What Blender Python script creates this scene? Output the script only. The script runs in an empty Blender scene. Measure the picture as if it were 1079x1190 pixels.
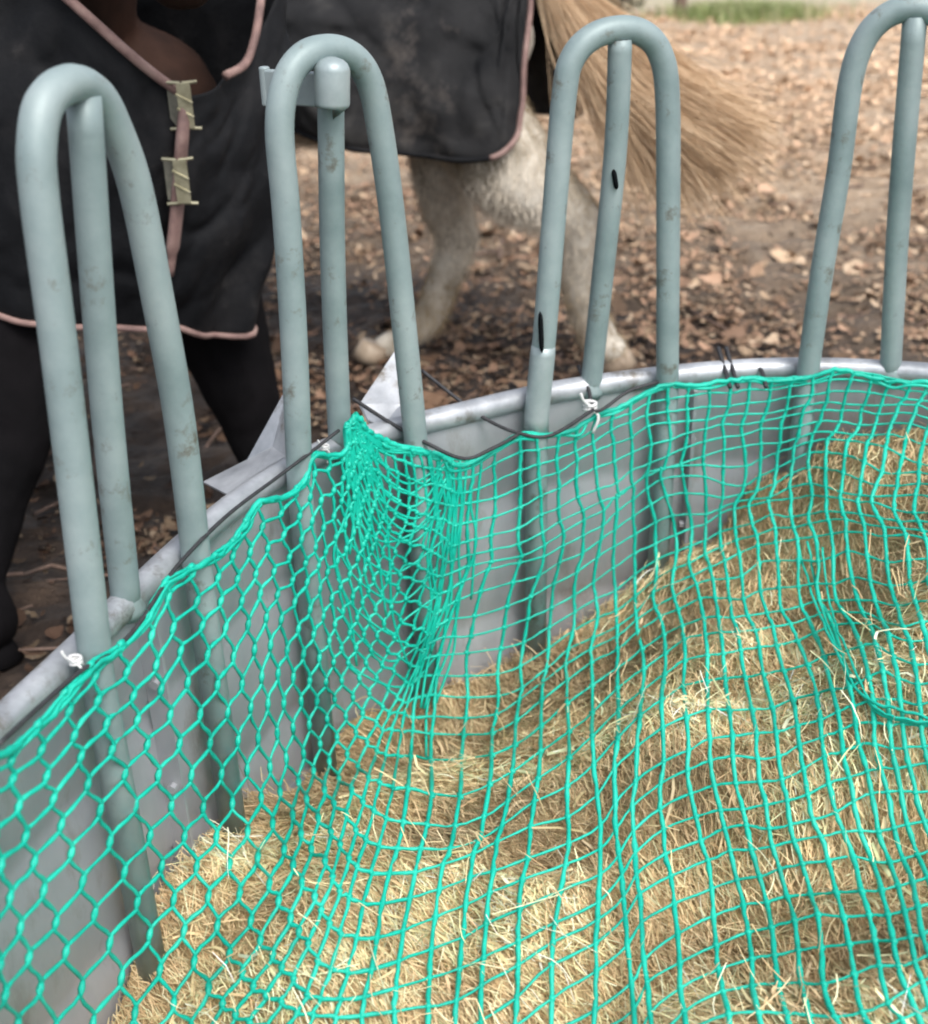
import bpy, math, random
import numpy as np
from mathutils import Vector, Matrix
random.seed(7); RNG = np.random.default_rng(7)
S = bpy.context.scene; COL = S.collection
# ------------------------------------------------------------------ camera
TH, RO, F, H = math.radians(27.0), math.radians(1.5), 1450.0, 1.42
ct, st = math.cos(TH), math.sin(TH); cr, sr = math.cos(RO), math.sin(RO)
XA = np.array([1.0, 0, 0]); DN = np.array([0, -st, -ct]); FW = np.array([0, ct, -st])
UA = cr*XA + sr*DN; VA = -sr*XA + cr*DN
EYE = np.array([0, 0, H])
cam_d = bpy.data.cameras.new('camera'); cam = bpy.data.objects.new('camera', cam_d); COL.objects.link(cam)
cam_d.sensor_fit = 'HORIZONTAL'; cam_d.sensor_width = 36; cam_d.lens = 36*F/1079
cam_d.clip_start = .02; cam_d.clip_end = 400
M = Matrix.Identity(4)
for i in range(3):
    M[i][0] = UA[i]; M[i][1] = -VA[i]; M[i][2] = -FW[i]; M[i][3] = EYE[i]
cam.matrix_world = M
cam_d.dof.use_dof = True; cam_d.dof.focus_distance = 1.75; cam_d.dof.aperture_fstop = 4.2
S.camera = cam
# ------------------------------------------------------------------ light
w = bpy.data.worlds.new('World'); S.world = w; w.use_nodes = True
nt = w.node_tree; bg = nt.nodes['Background']
sky = nt.nodes.new('ShaderNodeTexSky'); sky.sky_type = 'NISHITA'; sky.sun_disc = False
SUN_EL, SUN_ROT = math.radians(55), math.radians(148)
sky.sun_elevation = SUN_EL; sky.sun_rotation = SUN_ROT; sky.dust_density = 4; sky.air_density = 1.0; sky.altitude = 100
hsv = nt.nodes.new('ShaderNodeHueSaturation'); hsv.inputs['Saturation'].default_value = .35; hsv.inputs['Value'].default_value = 1.0
nt.links.new(sky.outputs[0], hsv.inputs['Color']); nt.links.new(hsv.outputs[0], bg.inputs[0]); bg.inputs[1].default_value = .15
sd = bpy.data.lights.new('sun', 'SUN'); sd.energy = 1.0; sd.angle = math.radians(24); sd.color = (1, .96, .9)
so = bpy.data.objects.new('sun', sd); COL.objects.link(so)
# sun_rotation r: sun direction = (sin r, cos r) in plan
sdir = Vector((math.sin(SUN_ROT)*math.cos(SUN_EL), math.cos(SUN_ROT)*math.cos(SUN_EL), math.sin(SUN_EL)))
so.rotation_euler = sdir.to_track_quat('Z', 'Y').to_euler()
S.view_settings.view_transform = 'Standard'; S.view_settings.look = 'None'; S.view_settings.gamma = 1
S.view_settings.exposure = 0.86
# ------------------------------------------------------------------ geometry helpers
def ray(px, py):
    return FW + UA*((px-539.5)/F) + VA*((py-595.0)/F)
def at(px, py, Y):                       # point on the pixel's line of sight at forward distance Y
    r = ray(px, py); return EYE + r*(Y/r[1])
def atz(px, py, z):
    r = ray(px, py); return EYE + r*((z-H)/r[2])
def project(P):
    d = np.asarray(P, float)-EYE; k = d@FW
    return 539.5+F*(d@UA)/k, 595+F*(d@VA)/k
def noise2(x, y, seed=0):
    xi = np.floor(x).astype(np.int64); yi = np.floor(y).astype(np.int64); xf = x-xi; yf = y-yi
    def h(a, b):
        n = (a*374761393 + b*668265263 + seed*1274126177) & 0x7fffffff
        n = ((n ^ (n >> 13))*1274126177) & 0x7fffffff
        return ((n ^ (n >> 16)) & 0xffff)/65535.0
    u = xf*xf*(3-2*xf); v = yf*yf*(3-2*yf)
    return (h(xi, yi)*(1-u)+h(xi+1, yi)*u)*(1-v)+(h(xi, yi+1)*(1-u)+h(xi+1, yi+1)*u)*v - .5
def fbm(x, y, seed=0, o=4):
    s = 0; a = 1.0
    for i in range(o):
        s = s+a*noise2(x*2**i+i*17.3, y*2**i-i*9.1, seed+i); a *= .5
    return s
class MB:
    def __init__(s): s.v = []; s.f = []; s.n = 0
    def add(s, v, f):
        s.v.append(np.asarray(v, float).reshape(-1, 3)); s.f += [tuple(int(i)+s.n for i in q) for q in f]; s.n += len(s.v[-1])
    def tube(s, pts, r, n=10, caps=True, ell=None, up=None):
        P = np.asarray(pts, float); m = len(P); R = np.full(m, r) if np.isscalar(r) else np.asarray(r, float)
        T = np.gradient(P, axis=0); T /= np.linalg.norm(T, axis=1)[:, None]+1e-12
        a = np.array(up if up is not None else ([0, 0, 1.0] if abs(T[0][2]) < .9 else [0, 1.0, 0]), float)
        ang = np.linspace(0, 2*np.pi, n, endpoint=False); V = []
        for i in range(m):
            a = a-T[i]*(a@T[i]); a /= np.linalg.norm(a)+1e-12; b = np.cross(T[i], a)
            ex, ey = (1, 1) if ell is None else (ell[i] if isinstance(ell[0], (tuple, list)) else ell)
            V.append(P[i]+R[i]*(np.cos(ang)[:, None]*a*ex+np.sin(ang)[:, None]*b*ey))
            if up is not None: a = np.array(up, float)
        F_ = [(i*n+j, i*n+(j+1) % n, (i+1)*n+(j+1) % n, (i+1)*n+j) for i in range(m-1) for j in range(n)]
        if caps: F_ += [tuple(range(n-1, -1, -1)), tuple((m-1)*n+j for j in range(n))]
        s.add(np.concatenate(V), F_)
    def box(s, c, sx, sy, sz, R=None):
        v = np.array([[x, y, z] for x in (-.5, .5) for y in (-.5, .5) for z in (-.5, .5)])*[sx, sy, sz]
        if R is not None: v = v@np.asarray(R).T
        s.add(v+np.asarray(c), [(0, 1, 3, 2), (4, 6, 7, 5), (0, 4, 5, 1), (2, 3, 7, 6), (0, 2, 6, 4), (1, 5, 7, 3)])
    def build(s, name, mat, parent=None, smooth=True, attr=None):
        me = bpy.data.meshes.new(name); me.from_pydata(np.concatenate(s.v).tolist(), [], s.f); me.materials.append(mat)
        if smooth: me.polygons.foreach_set('use_smooth', [True]*len(me.polygons))
        if attr is not None:
            ca = me.color_attributes.new('tint', 'FLOAT_COLOR', 'POINT'); ca.data.foreach_set('color', np.asarray(attr, np.float32).ravel())
        me.update(); o = bpy.data.objects.new(name, me); COL.objects.link(o)
        if parent: o.parent = parent
        return o
def quads(name, V, mat, tint=None, parent=None, segs=1, smooth=True):
    """V: (n, 2*(segs+1), 3) strips of quads -> one mesh, quickly"""
    n, k, _ = V.shape; me = bpy.data.meshes.new(name)
    me.vertices.add(n*k); me.vertices.foreach_set('co', V.astype(np.float32).ravel())
    base = (np.arange(n)*k)[:, None, None]; q = np.array([[2*i, 2*i+1, 2*i+3, 2*i+2] for i in range(segs)])[None]
    idx = (base+q).reshape(-1); nf = n*segs
    me.loops.add(nf*4); me.loops.foreach_set('vertex_index', idx.astype(np.int32))
    me.polygons.add(nf); me.polygons.foreach_set('loop_start', np.arange(nf, dtype=np.int32)*4)
    me.polygons.foreach_set('use_smooth', np.full(nf, smooth))
    if tint is not None:
        ca = me.color_attributes.new('tint', 'FLOAT_COLOR', 'POINT')
        ca.data.foreach_set('color', np.repeat(np.c_[tint, np.ones(n)], k, 0).astype(np.float32).ravel())
    me.materials.append(mat); me.update(calc_edges=True); me.validate()
    o = bpy.data.objects.new(name, me); COL.objects.link(o)
    if parent: o.parent = parent
    return o
def spl(pts, n):
    """Catmull-Rom through pts, n samples per span"""
    P = np.asarray(pts, float); P = np.vstack([2*P[0]-P[1], P, 2*P[-1]-P[-2]]); out = []
    for i in range(1, len(P)-2):
        t = np.linspace(0, 1, n, endpoint=False)[:, None]; a, b, c, d = P[i-1:i+3]
        out.append(.5*((2*b)+(c-a)*t+(2*a-5*b+4*c-d)*t*t+(-a+3*b-3*c+d)*t**3))
    return np.vstack(out+[P[-2:-1]])
def tag(o, label=None, cat=None, group=None, kind=None):
    for k, v in (('label', label), ('category', cat), ('group', group), ('kind', kind)):
        if v: o[k] = v
    return o
def empty(name, loc=(0, 0, 0)):
    o = bpy.data.objects.new(name, None); COL.objects.link(o); o.empty_display_size = .1; o.location = loc; return o
def settle(root):
    """parts were modelled in world coordinates: keep them there although the Empty stands at the base"""
    for c in root.children: c.matrix_parent_inverse = Matrix.Translation(-root.location)
def mod(o, t, **k):
    m = o.modifiers.new(t.lower(), t)
    for a, b in k.items(): setattr(m, a, b)
    return m
def bake(o):
    dg = bpy.context.evaluated_depsgraph_get(); me = bpy.data.meshes.new_from_object(o.evaluated_get(dg)); old = o.data
    o.modifiers.clear(); o.data = me; me.name = o.name; bpy.data.meshes.remove(old)
    me.polygons.foreach_set('use_smooth', [True]*len(me.polygons)); return o
# ------------------------------------------------------------------ materials
def material(name, cols, scale=8, rough=.7, metal=0, bump=0, bscale=40, detail=6, attr=None, spec=.5, rvar=0, stretch=(1, 1, 1), dirt=None, dist=.01):
    m = bpy.data.materials.new(name); m.use_nodes = True; t = m.node_tree; N = t.nodes; L = t.links; b = N['Principled BSDF']
    b.inputs['Roughness'].default_value = rough; b.inputs['Metallic'].default_value = metal; b.inputs['Specular IOR Level'].default_value = spec
    tc = N.new('ShaderNodeTexCoord'); mp = N.new('ShaderNodeMapping'); mp.inputs['Scale'].default_value = stretch; L.new(tc.outputs['Object'], mp.inputs[0])
    no = N.new('ShaderNodeTexNoise'); no.inputs['Scale'].default_value = scale; no.inputs['Detail'].default_value = detail; no.inputs['Roughness'].default_value = .62
    L.new(mp.outputs[0], no.inputs[0])
    rp = N.new('ShaderNodeValToRGB'); L.new(no.outputs['Fac'], rp.inputs[0]); e = rp.color_ramp.elements
    n = len(cols)
    while len(e) < n: e.new(.5)
    for i, c in enumerate(cols): e[i].position = .28+.44*i/max(1, n-1); e[i].color = (*c, 1)
    out = rp.outputs[0]
    if dirt:
        n2 = N.new('ShaderNodeTexNoise'); n2.inputs['Scale'].default_value = dirt[1]; n2.inputs['Detail'].default_value = 8; n2.inputs['Roughness'].default_value = .7; L.new(mp.outputs[0], n2.inputs[0])
        r2 = N.new('ShaderNodeValToRGB'); r2.color_ramp.elements[0].position = dirt[2]; r2.color_ramp.elements[1].position = dirt[2]+dirt[3]; L.new(n2.outputs['Fac'], r2.inputs[0])
        mx = N.new('ShaderNodeMix'); mx.data_type = 'RGBA'; L.new(r2.outputs[0], mx.inputs['Factor']); L.new(out, mx.inputs['A']); mx.inputs['B'].default_value = (*dirt[0], 1); out = mx.outputs['Result']
    if attr:
        a = N.new('ShaderNodeVertexColor'); a.layer_name = 'tint'; mx = N.new('ShaderNodeMix'); mx.data_type = 'RGBA'; mx.blend_type = 'MULTIPLY'; mx.inputs['Factor'].default_value = 1
        L.new(out, mx.inputs['A']); L.new(a.outputs[0], mx.inputs['B']); out = mx.outputs['Result']
    L.new(out, b.inputs['Base Color'])
    if rvar:
        mr = N.new('ShaderNodeMapRange'); L.new(no.outputs['Fac'], mr.inputs[0]); mr.inputs[3].default_value = rough-rvar; mr.inputs[4].default_value = rough+rvar; L.new(mr.outputs[0], b.inputs['Roughness'])
    if bump:
        bn = N.new('ShaderNodeTexNoise'); bn.inputs['Scale'].default_value = bscale; bn.inputs['Detail'].default_value = 5; L.new(mp.outputs[0], bn.inputs[0])
        bp = N.new('ShaderNodeBump'); bp.inputs['Strength'].default_value = bump; bp.inputs['Distance'].default_value = dist; L.new(bn.outputs['Fac'], bp.inputs['Height']); L.new(bp.outputs[0], b.inputs['Normal'])
    return m
G = {}
G['tube'] = material('painted_galvanised_tube', [(.165, .225, .23), (.235, .30, .305), (.31, .37, .375)], 7, .5, .12, .2, 90, rvar=.12, dirt=((.13, .13, .11), 20, .57, .12), dist=.002)
G['tube_worn'] = material('worn_zinc_tube', [(.25, .31, .32), (.33, .39, .40), (.42, .47, .48)], 12, .45, .3, .15, 120, rvar=.1, dist=.002)
G['zinc'] = material('bright_zinc', [(.26, .275, .30), (.38, .40, .43), (.52, .54, .57)], 16, .42, .4, .25, 50, rvar=.12, dirt=((.16, .145, .125), 11, .55, .12), dist=.003)
G['panel'] = material('galvanised_sheet', [(.30, .305, .335), (.40, .405, .435), (.50, .505, .53)], 5, .5, .3, .2, 26, rvar=.12, dirt=((.20, .175, .15), 10, .54, .2), stretch=(1, 1, .35), dist=.006)
G['net'] = material('turquoise_twine', [(.0, .30, .22), (.004, .46, .34), (.03, .58, .43)], 14, .45, 0, .5, 900, spec=.4, dist=.001)
G['cord'] = material('black_cord', [(.012, .012, .014), (.04, .04, .045)], 90, .6, 0, .5, 700, dist=.001)
G['white'] = material('white_tie', [(.5, .5, .5), (.75, .75, .75)], 60, .4)
G['hay'] = material('hay_blades', [(.75, .72, .62), (1, 1, 1)], 30, .75, attr=True, spec=.2)
G['haybase'] = material('packed_hay', [(.22, .155, .075), (.42, .305, .165), (.58, .44, .25)], 14, .95, 0, 1, 60, stretch=(1, .35, 1), spec=.1)
G['leaf'] = material('dry_leaf', [(.75, .7, .68), (1, 1, 1)], 60, .8, attr=True, spec=.2)
G['slot_shade'] = material('slot_shade_black', [(.004, .005, .006), (.01, .011, .012)], 20, 1, spec=0)  # near-black colour stands for the shade inside the slots
G['rug'] = material('faded_black_canvas', [(.006, .0065, .0075), (.020, .020, .021), (.066, .063, .06)], 3.2, .8, 0, .35, 9, dirt=((.11, .095, .085), 4, .56, .2), spec=.15, dist=.03)
G['rug_dark'] = material('navy_black_canvas', [(.003, .0033, .0043), (.007, .0075, .009), (.024, .023, .024)], 4, .7, 0, .4, 8, dirt=((.06, .056, .053), 4, .58, .2), spec=.15, dist=.03)
G['trim'] = material('pink_brown_binding', [(.10, .06, .055), (.22, .135, .12), (.33, .23, .20)], 16, .75, 0, .3, 200, dist=.001)
G['brass'] = material('dull_brass', [(.25, .23, .15), (.50, .47, .33)], 40, .35, .6)
G['strap'] = material('olive_webbing', [(.10, .10, .08), (.2, .19, .15)], 60, .8)
G['bay'] = material('dark_bay_coat', [(.010, .006, .005), (.028, .014, .010), (.05, .024, .016)], 5, .75, 0, .3, 240, spec=.15, dist=.002)
G['black_coat'] = material('black_coat', [(.003, .003, .0035), (.008, .007, .008)], 6, .9, 0, .3, 220, spec=.08, dist=.002)
G['dun'] = material('muddy_cream_coat', [(.34, .29, .22), (.60, .55, .47), (.76, .72, .64)], 5, .8, 0, .5, 160, dirt=((.15, .115, .07), 6, .46, .22), spec=.15, dist=.004, stretch=(1, 1, .6))
G['hoof'] = material('horn', [(.18, .13, .09), (.5, .4, .3)], 14, .5)
G['tail'] = material('blond_hair', [(.85, .8, .75), (1, 1, 1)], 20, .6, attr=True, spec=.3)
G['eye'] = material('eye', [(.004, .003, .003), (.01, .008, .006)], 5, .1)
G['bark'] = material('bark', [(.10, .065, .05), (.22, .15, .12)], 14, .9, 0, .8, 20, stretch=(1, 1, .2))
G['grass'] = material('grass', [(.8, .8, .8), (1, 1, 1)], 5, .7, attr=True)
def ground_material():
    m = bpy.data.materials.new('muddy_ground'); m.use_nodes = True; t = m.node_tree; N = t.nodes; L = t.links; b = N['Principled BSDF']
    tc = N.new('ShaderNodeTexCoord')
    def nz(s, d=8, r=.65):
        n = N.new('ShaderNodeTexNoise'); n.inputs['Scale'].default_value = s; n.inputs['Detail'].default_value = d; n.inputs['Roughness'].default_value = r; L.new(tc.outputs['Object'], n.inputs[0]); return n
    def ramp(inp, cs):
        r = N.new('ShaderNodeValToRGB'); L.new(inp, r.inputs[0]); e = r.color_ramp.elements
        while len(e) < len(cs): e.new(.5)
        for q, (p, c) in zip(e, cs): q.position = p; q.color = (*c, 1)
        return r.outputs[0]
    mud = ramp(nz(7).outputs['Fac'], [(.3, (.014, .009, .006)), (.5, (.042, .027, .019)), (.7, (.105, .070, .048))])
    dry = ramp(nz(11).outputs['Fac'], [(.3, (.28, .195, .125)), (.5, (.52, .385, .265)), (.7, (.72, .57, .41))])
    grs = ramp(nz(5).outputs['Fac'], [(.3, (.36, .34, .20)), (.6, (.58, .50, .36))])
    sx = N.new('ShaderNodeSeparateXYZ'); L.new(tc.outputs['Object'], sx.inputs[0])
    def step(a, z, c, amp, sc):
        ad = N.new('ShaderNodeMath'); ad.operation = 'MULTIPLY_ADD'; L.new(nz(sc, 5).outputs['Fac'], ad.inputs[0]); ad.inputs[1].default_value = amp; L.new(a, ad.inputs[2])
        mr = N.new('ShaderNodeMapRange'); L.new(ad.outputs[0], mr.inputs[0]); mr.inputs[1].default_value = z+amp/2; mr.inputs[2].default_value = c+amp/2; return mr.outputs[0]
    def mix(f, a, b_):
        x = N.new('ShaderNodeMix'); x.data_type = 'RGBA'; L.new(f, x.inputs['Factor']); L.new(a, x.inputs['A']); L.new(b_, x.inputs['B']); return x.outputs['Result']
    sm = N.new('ShaderNodeMath'); sm.operation = 'MULTIPLY_ADD'; L.new(sx.outputs['X'], sm.inputs[0]); sm.inputs[1].default_value = .55; L.new(sx.outputs['Y'], sm.inputs[2])
    c = mix(step(sm.outputs[0], 4.4, 7.8, 3.0, .9), mud, dry); c = mix(step(sx.outputs['Y'], 15.2, 16.4, 2.5, .4), c, grs)
    L.new(c, b.inputs['Base Color']); b.inputs['Roughness'].default_value = .6; b.inputs['Specular IOR Level'].default_value = .4
    bp = N.new('ShaderNodeBump'); bp.inputs['Strength'].default_value = .9; bp.inputs['Distance'].default_value = .06; L.new(nz(26).outputs['Fac'], bp.inputs['Height']); L.new(bp.outputs[0], b.inputs['Normal'])
    return m
# ------------------------------------------------------------------ ground
def gh(x, y):
    near = np.clip(1.4-np.abs(y-3)/8, .25, 1)
    return near*(.05*fbm(x*1.3, y*1.3, 3, 3)+.045*fbm(x*5, y*5, 11, 4)*1.0)+.05*np.abs(noise2(x*8, y*8, 5))*near+.03*np.abs(noise2(x*17, y*17, 8))*near-.04
def grid_mesh(name, xs, ys, zf, mat):
    X, Y = np.meshgrid(xs, ys); Z = zf(X, Y); nx, ny = len(xs), len(ys)
    V = np.stack([X, Y, Z], -1).reshape(-1, 3); i = np.arange(ny-1)[:, None]*nx+np.arange(nx-1)[None]
    me = bpy.data.meshes.new(name); me.vertices.add(len(V)); me.vertices.foreach_set('co', V.astype(np.float32).ravel())
    q = np.stack([i, i+1, i+nx+1, i+nx], -1).reshape(-1); nf = len(q)//4
    me.loops.add(nf*4); me.loops.foreach_set('vertex_index', q.astype(np.int32)); me.polygons.add(nf); me.polygons.foreach_set('loop_start', np.arange(nf, dtype=np.int32)*4)
    me.polygons.foreach_set('use_smooth', np.full(nf, True)); me.materials.append(mat); me.update(calc_edges=True)
    o = bpy.data.objects.new(name, me); COL.objects.link(o); return o
xs = np.concatenate([np.linspace(-150, -6, 30), np.linspace(-5.9, 6, 420), np.linspace(6.2, 150, 30)])
ys = np.concatenate([np.linspace(-60, -1.2, 20), np.linspace(-1, 8, 380), np.linspace(8.06, 20, 160), np.linspace(21, 250, 30)])
tag(grid_mesh('ground', xs, ys, gh, ground_material()), kind='structure')
# leaf and wood-chip litter
def litter(n):
    # denser and paler farther away and to the right
    Y = 1.6+15*RNG.random(n)**1.35; X = (RNG.random(n)*2-1)*(.9+.42*Y)+.1
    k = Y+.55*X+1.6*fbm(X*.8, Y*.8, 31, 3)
    pr = np.clip((k-.8)/5.5, .42, 1)*np.clip(.55+1.6*fbm(X*2.2, Y*2.2, 41, 3), .1, 1)
    keep = (RNG.random(n) < pr) & (np.hypot(X-.55, Y-1.1) > 1.06) & (Y < 15.6); X, Y, k = X[keep], Y[keep], k[keep]; n = len(X)
    L = (.006+.016*RNG.random(n)**2.2+.030*(RNG.random(n) < .04)*RNG.random(n))*(1+.05*Y); Wd = L*(.12+.75*RNG.random(n)**1.2); a = RNG.random(n)*6.283
    t1 = np.stack([np.cos(a), np.sin(a), (RNG.random(n)-.5)*.9], -1); t2 = np.stack([-np.sin(a), np.cos(a), (RNG.random(n)-.5)*.9], -1)
    c = np.stack([X, Y, gh(X, Y)+.006+.008*RNG.random(n)], -1); V = []
    for s_, wd, lift in ((-1, .35, .25), (-.35, .95, 0), (.4, .85, .05), (1, .3, .3)):
        for e_ in (-1, 1):
            V.append(c+t1*(L*s_)[:, None]+t2*(Wd*wd*e_*(.8+.4*RNG.random(n)))[:, None]+np.array([0, 0, 1])*(L*(lift+.2*RNG.random(n)))[:, None])
    pal = np.array([(.40, .275, .18), (.28, .17, .11), (.52, .385, .26), (.19, .11, .07), (.64, .50, .36), (.34, .205, .14), (.12, .072, .05), (.46, .29, .20)])
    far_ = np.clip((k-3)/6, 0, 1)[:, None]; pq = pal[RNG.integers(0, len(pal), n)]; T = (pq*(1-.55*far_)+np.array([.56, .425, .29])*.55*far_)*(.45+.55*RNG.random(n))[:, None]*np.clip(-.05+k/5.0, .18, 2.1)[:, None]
    return quads('leaf_litter', np.stack(V, 1), G['leaf'], T, segs=3, smooth=False)
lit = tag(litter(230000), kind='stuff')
m = MB()
for k in range(420):
    y = 2.2+10*random.random()**1.5; x = (random.random()*2-1)*(.8+.4*y)
    if math.hypot(x-.55, y-1.1) < 1.1: continue
    a = random.random()*3.14; l = .04+.14*random.random()**2; d = np.array([math.cos(a), math.sin(a), 0]); z = float(gh(np.array(x), np.array(y)))+.015
    c = np.array([x, y, z]); m.tube([c-d*l, c+RNG.standard_normal(3)*.01, c+d*l], [.002+.004*random.random()]*3, 5)
m.build('twigs', G['bark'], lit)
# ------------------------------------------------------------------ feeder
CX, CY = .55, 1.1; RIMZ = .62
_ph = np.radians([-176, -179.3+360, 175.1, 166.7, 158.5, 149, 141.5, 135.2, 127.3, 121.6, 115.2, 107.8, 100.4, 93.7, 86.6, 80.7, 74.1, 60, 30, 0, -40, -90, -128, -152, -167])
_rr = [1.075, 1.052, 1.018, 1.0, 1.0, 1.015, 1.03, 1.03, 1.0, .988, .995, .992, .992, 1.0, 1.004, .999, .993, 1, 1, 1, 1, 1, 1.05, 1.12, 1.105]
_ph = np.mod(_ph, 2*np.pi); _o = np.argsort(_ph); _ph = _ph[_o]; _rr = np.array(_rr)[_o]
def RR(phi):
    p = np.mod(phi, 2*np.pi); P = np.concatenate([_ph-2*np.pi, _ph, _ph+2*np.pi]); Rv = np.tile(_rr, 3)
    return sum(np.interp(p+d, P, Rv) for d in (-.08, -.04, 0, .04, .08))/5
def ring(phi, off=0.0, z=RIMZ):
    r = RR(phi)+off; phi = np.asarray(phi, float)
    return np.stack([CX+r*np.cos(phi), CY+r*np.sin(phi), np.broadcast_to(z, phi.shape)], -1)
feeder = empty('ring_feeder', (CX, CY, 0))
tag(feeder, 'round grey galvanised steel hay feeder with tombstone hoops on its rim', 'hay feeder')
ph = np.linspace(0, 2*np.pi, 241)
m = MB(); m.tube(ring(ph, .004), .0195, 12, caps=False); m.build('rim_rail', G['zinc'], feeder)
m = MB(); m.tube(ring(ph, .0, .05), .019, 10, caps=False); m.build('base_rail', G['zinc'], feeder)
# sheet wall with two shallow swages, 2 mm thick
prof = [(.06, 0), (.18, 0), (.195, .006), (.215, .006), (.23, 0), (.42, 0), (.435, .006), (.455, .006), (.47, 0), (.615, 0)]
V = []
dent = .006*fbm(ph[:, None]*3, np.array([z for z, _ in prof])[None]*4, 77, 3)
dent[-1] = dent[0]
for d in (-.002, .002):
    for k, (z, o) in enumerate(prof): V.append(ring(ph, 0, z)+np.stack([np.cos(ph), np.sin(ph), 0*ph], -1)*(o+d+dent[:, k])[:, None])
V = np.array(V); np_, K = len(prof), len(ph); Fq = []
for sft in range(2):
    for i in range(np_-1):
        for j in range(K-1):
            a = (sft*np_+i)*K+j; q = (a, a+1, a+K+1, a+K); Fq.append(q if sft else q[::-1])
m = MB(); m.add(V.reshape(-1, 3), Fq); m.build('sheet_wall', G['panel'], feeder)
# segment joints: overlapped vertical flanges
for deg in (128.5, 165.5, 98, 40, 330):
    m = MB(); a = math.radians(deg); c = ring(np.array(a), -.016, .33)
    m.box(c, .03, .006, .54, np.array([[math.cos(a), -math.sin(a), 0], [math.sin(a), math.cos(a), 0], [0, 0, 1]]))
    for z in (.16, .33, .5):
        c2 = ring(np.array(a), -.018, z)+np.array([-math.sin(a), math.cos(a), 0])*.006
        m.tube([c2-np.array([-math.sin(a), math.cos(a), 0])*.014, c2+np.array([-math.sin(a), math.cos(a), 0])*.006], .007, 6)
    m.build('joint_flange', G['panel'], feeder, smooth=False)
def phi_for(px, off, z):
    p = np.radians(np.linspace(60, 178, 2400)); P = ring(p, off, z); xy = np.array([project(q)[0] for q in P]); return p[np.argmin(np.abs(xy-px))]
LEG = .0195
def hoop_from(px_path, bar_px, bar_top):
    """legs stand inside the rim; the arch lies in the upright plane through both feet"""
    A = ring(np.array(phi_for(px_path[0][0], -.036, .60)), -.036, .60); B = ring(np.array(phi_for(px_path[-1][0], -.036, .60)), -.036, .60)
    d = (B-A)/np.linalg.norm(B-A); n = np.cross(d, [0, 0, 1]); P = []
    for x, y in px_path[1:-1]:
        r = ray(x, y); t = ((A-EYE)@n)/(r@n); P.append(EYE+r*t)
    print('hoop', A.round(2), B.round(2), 'apex z', max(p[2] for p in P).round(3), 'w', np.linalg.norm(A-B).round(3))
    bf = ring(np.array(phi_for(bar_px, .004, .62)), .004, .60)
    r = ray(*bar_top); t = ((A-EYE)@n)/(r@n); bt = EYE+r*t
    return A, B, P, bf, bt
def low(A):                                   # the leg runs on down the inside of the wall
    return np.array([A[0], A[1], .04])
def make_hoop(A, B, P, bf, bt, worn=None):
    path = spl(np.array([A]+P+[B]), 7); m = MB()
    m.tube(np.vstack([[low(A)], path, [low(B)]]), LEG, 16); h = m.build('hoop', G['tube'], feeder)
    return h
H1 = hoop_from([(114, 770), (92, 600), (68, 400), (46, 230), (43, 165), (53, 118), (82, 97), (112, 110), (134, 150), (158, 220), (184, 350), (209, 490), (231, 637)], 146, (97, 110))
H2 = hoop_from([(349, 540), (342, 400), (333, 250), (325, 150), (333, 95), (353, 66), (382, 57), (410, 66), (430, 95), (442, 150), (456, 250), (470, 380), (484, 508)], 395, (384, 70))
H3 = hoop_from([(624, 492), (634, 380), (645, 240), (656, 110), (666, 67), (690, 42), (722, 33), (750, 40), (768, 63), (776, 110), (777, 240), (776, 440)], 686, (721, 45))
H4 = hoop_from([(937, 428), (955, 320), (975, 200), (988, 100), (1003, 50), (1028, 20), (1062, 9), (1094, 20), (1110, 50), (1117, 110), (1122, 250), (1126, 436)], 1036, (1064, 18))
hoops = []
for k, (A, B, P, bf, bt) in enumerate((H1, H2, H3, H4)):
    h = make_hoop(A, B, P, bf, bt); hoops.append(h); m = MB()
    if k == 2:
        bend = at(713, 205, (bt[1]*.6+bf[1]*.4)); path = spl([bt, bt*.5+bend*.5+np.array([.002, 0, 0]), bend, bend*.5+bf*.5, bf], 6)
    else:
        path = spl([bt, bt*.5+bf*.5+np.array([-.004, 0, 0]), bf], 8)
    m.tube(path, LEG*.95, 16); m.tube([bf+[0, 0, z] for z in (.006, .014, .024, .03)], [LEG*1.3, LEG*1.22, LEG*1.08, LEG*.96], 16); m.build('centre_bar', G['tube'], h)
tag(hoops[1], label='hoop whose centre bar carries a square cap and latch plate')
tag(hoops[2], label='hoop with a kinked centre bar and two slots painted dark')
# cap and latch plate of the second hoop
def sleeve(name, path, w, d, parent, mat):
    m = MB(); P = np.array(path); m.tube(P, np.ones(len(P))*.5, 4, up=(math.cos(.7), math.sin(.7), 0), ell=(w, d)); o = m.build(name, mat, parent, smooth=False)
    mod(o, 'BEVEL', width=.005, segments=3); return o
A, B, P, bf, bt = H2; ctop = at(386, 66, bt[1]-.03); cbot = at(386, 124, bt[1]-.03)
m = MB(); m.tube([cbot*(1-t)+ctop*t for t in (0, .0, .04, .08, .74, .80, .88, .95, 1.0)], [.017, .0215, .0235, .024, .024, .0232, .0205, .015, .006], 24)
m.build('bar_cap', G['tube_worn'], hoops[1])
m = MB(); p0 = at(309, 100, bt[1]+.05); p1 = at(372, 104, bt[1]+.0); dv = (p1-p0)/np.linalg.norm(p1-p0); yv = np.cross([0, 0, 1], dv); yv /= np.linalg.norm(yv)
m.box((p0+p1)/2, np.linalg.norm(p1-p0), .012, .045, np.stack([dv, yv, np.cross(dv, yv)], 1)); m.tube([p0-[0, 0, .026], p0+[0, 0, .026]], .008, 10)
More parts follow.
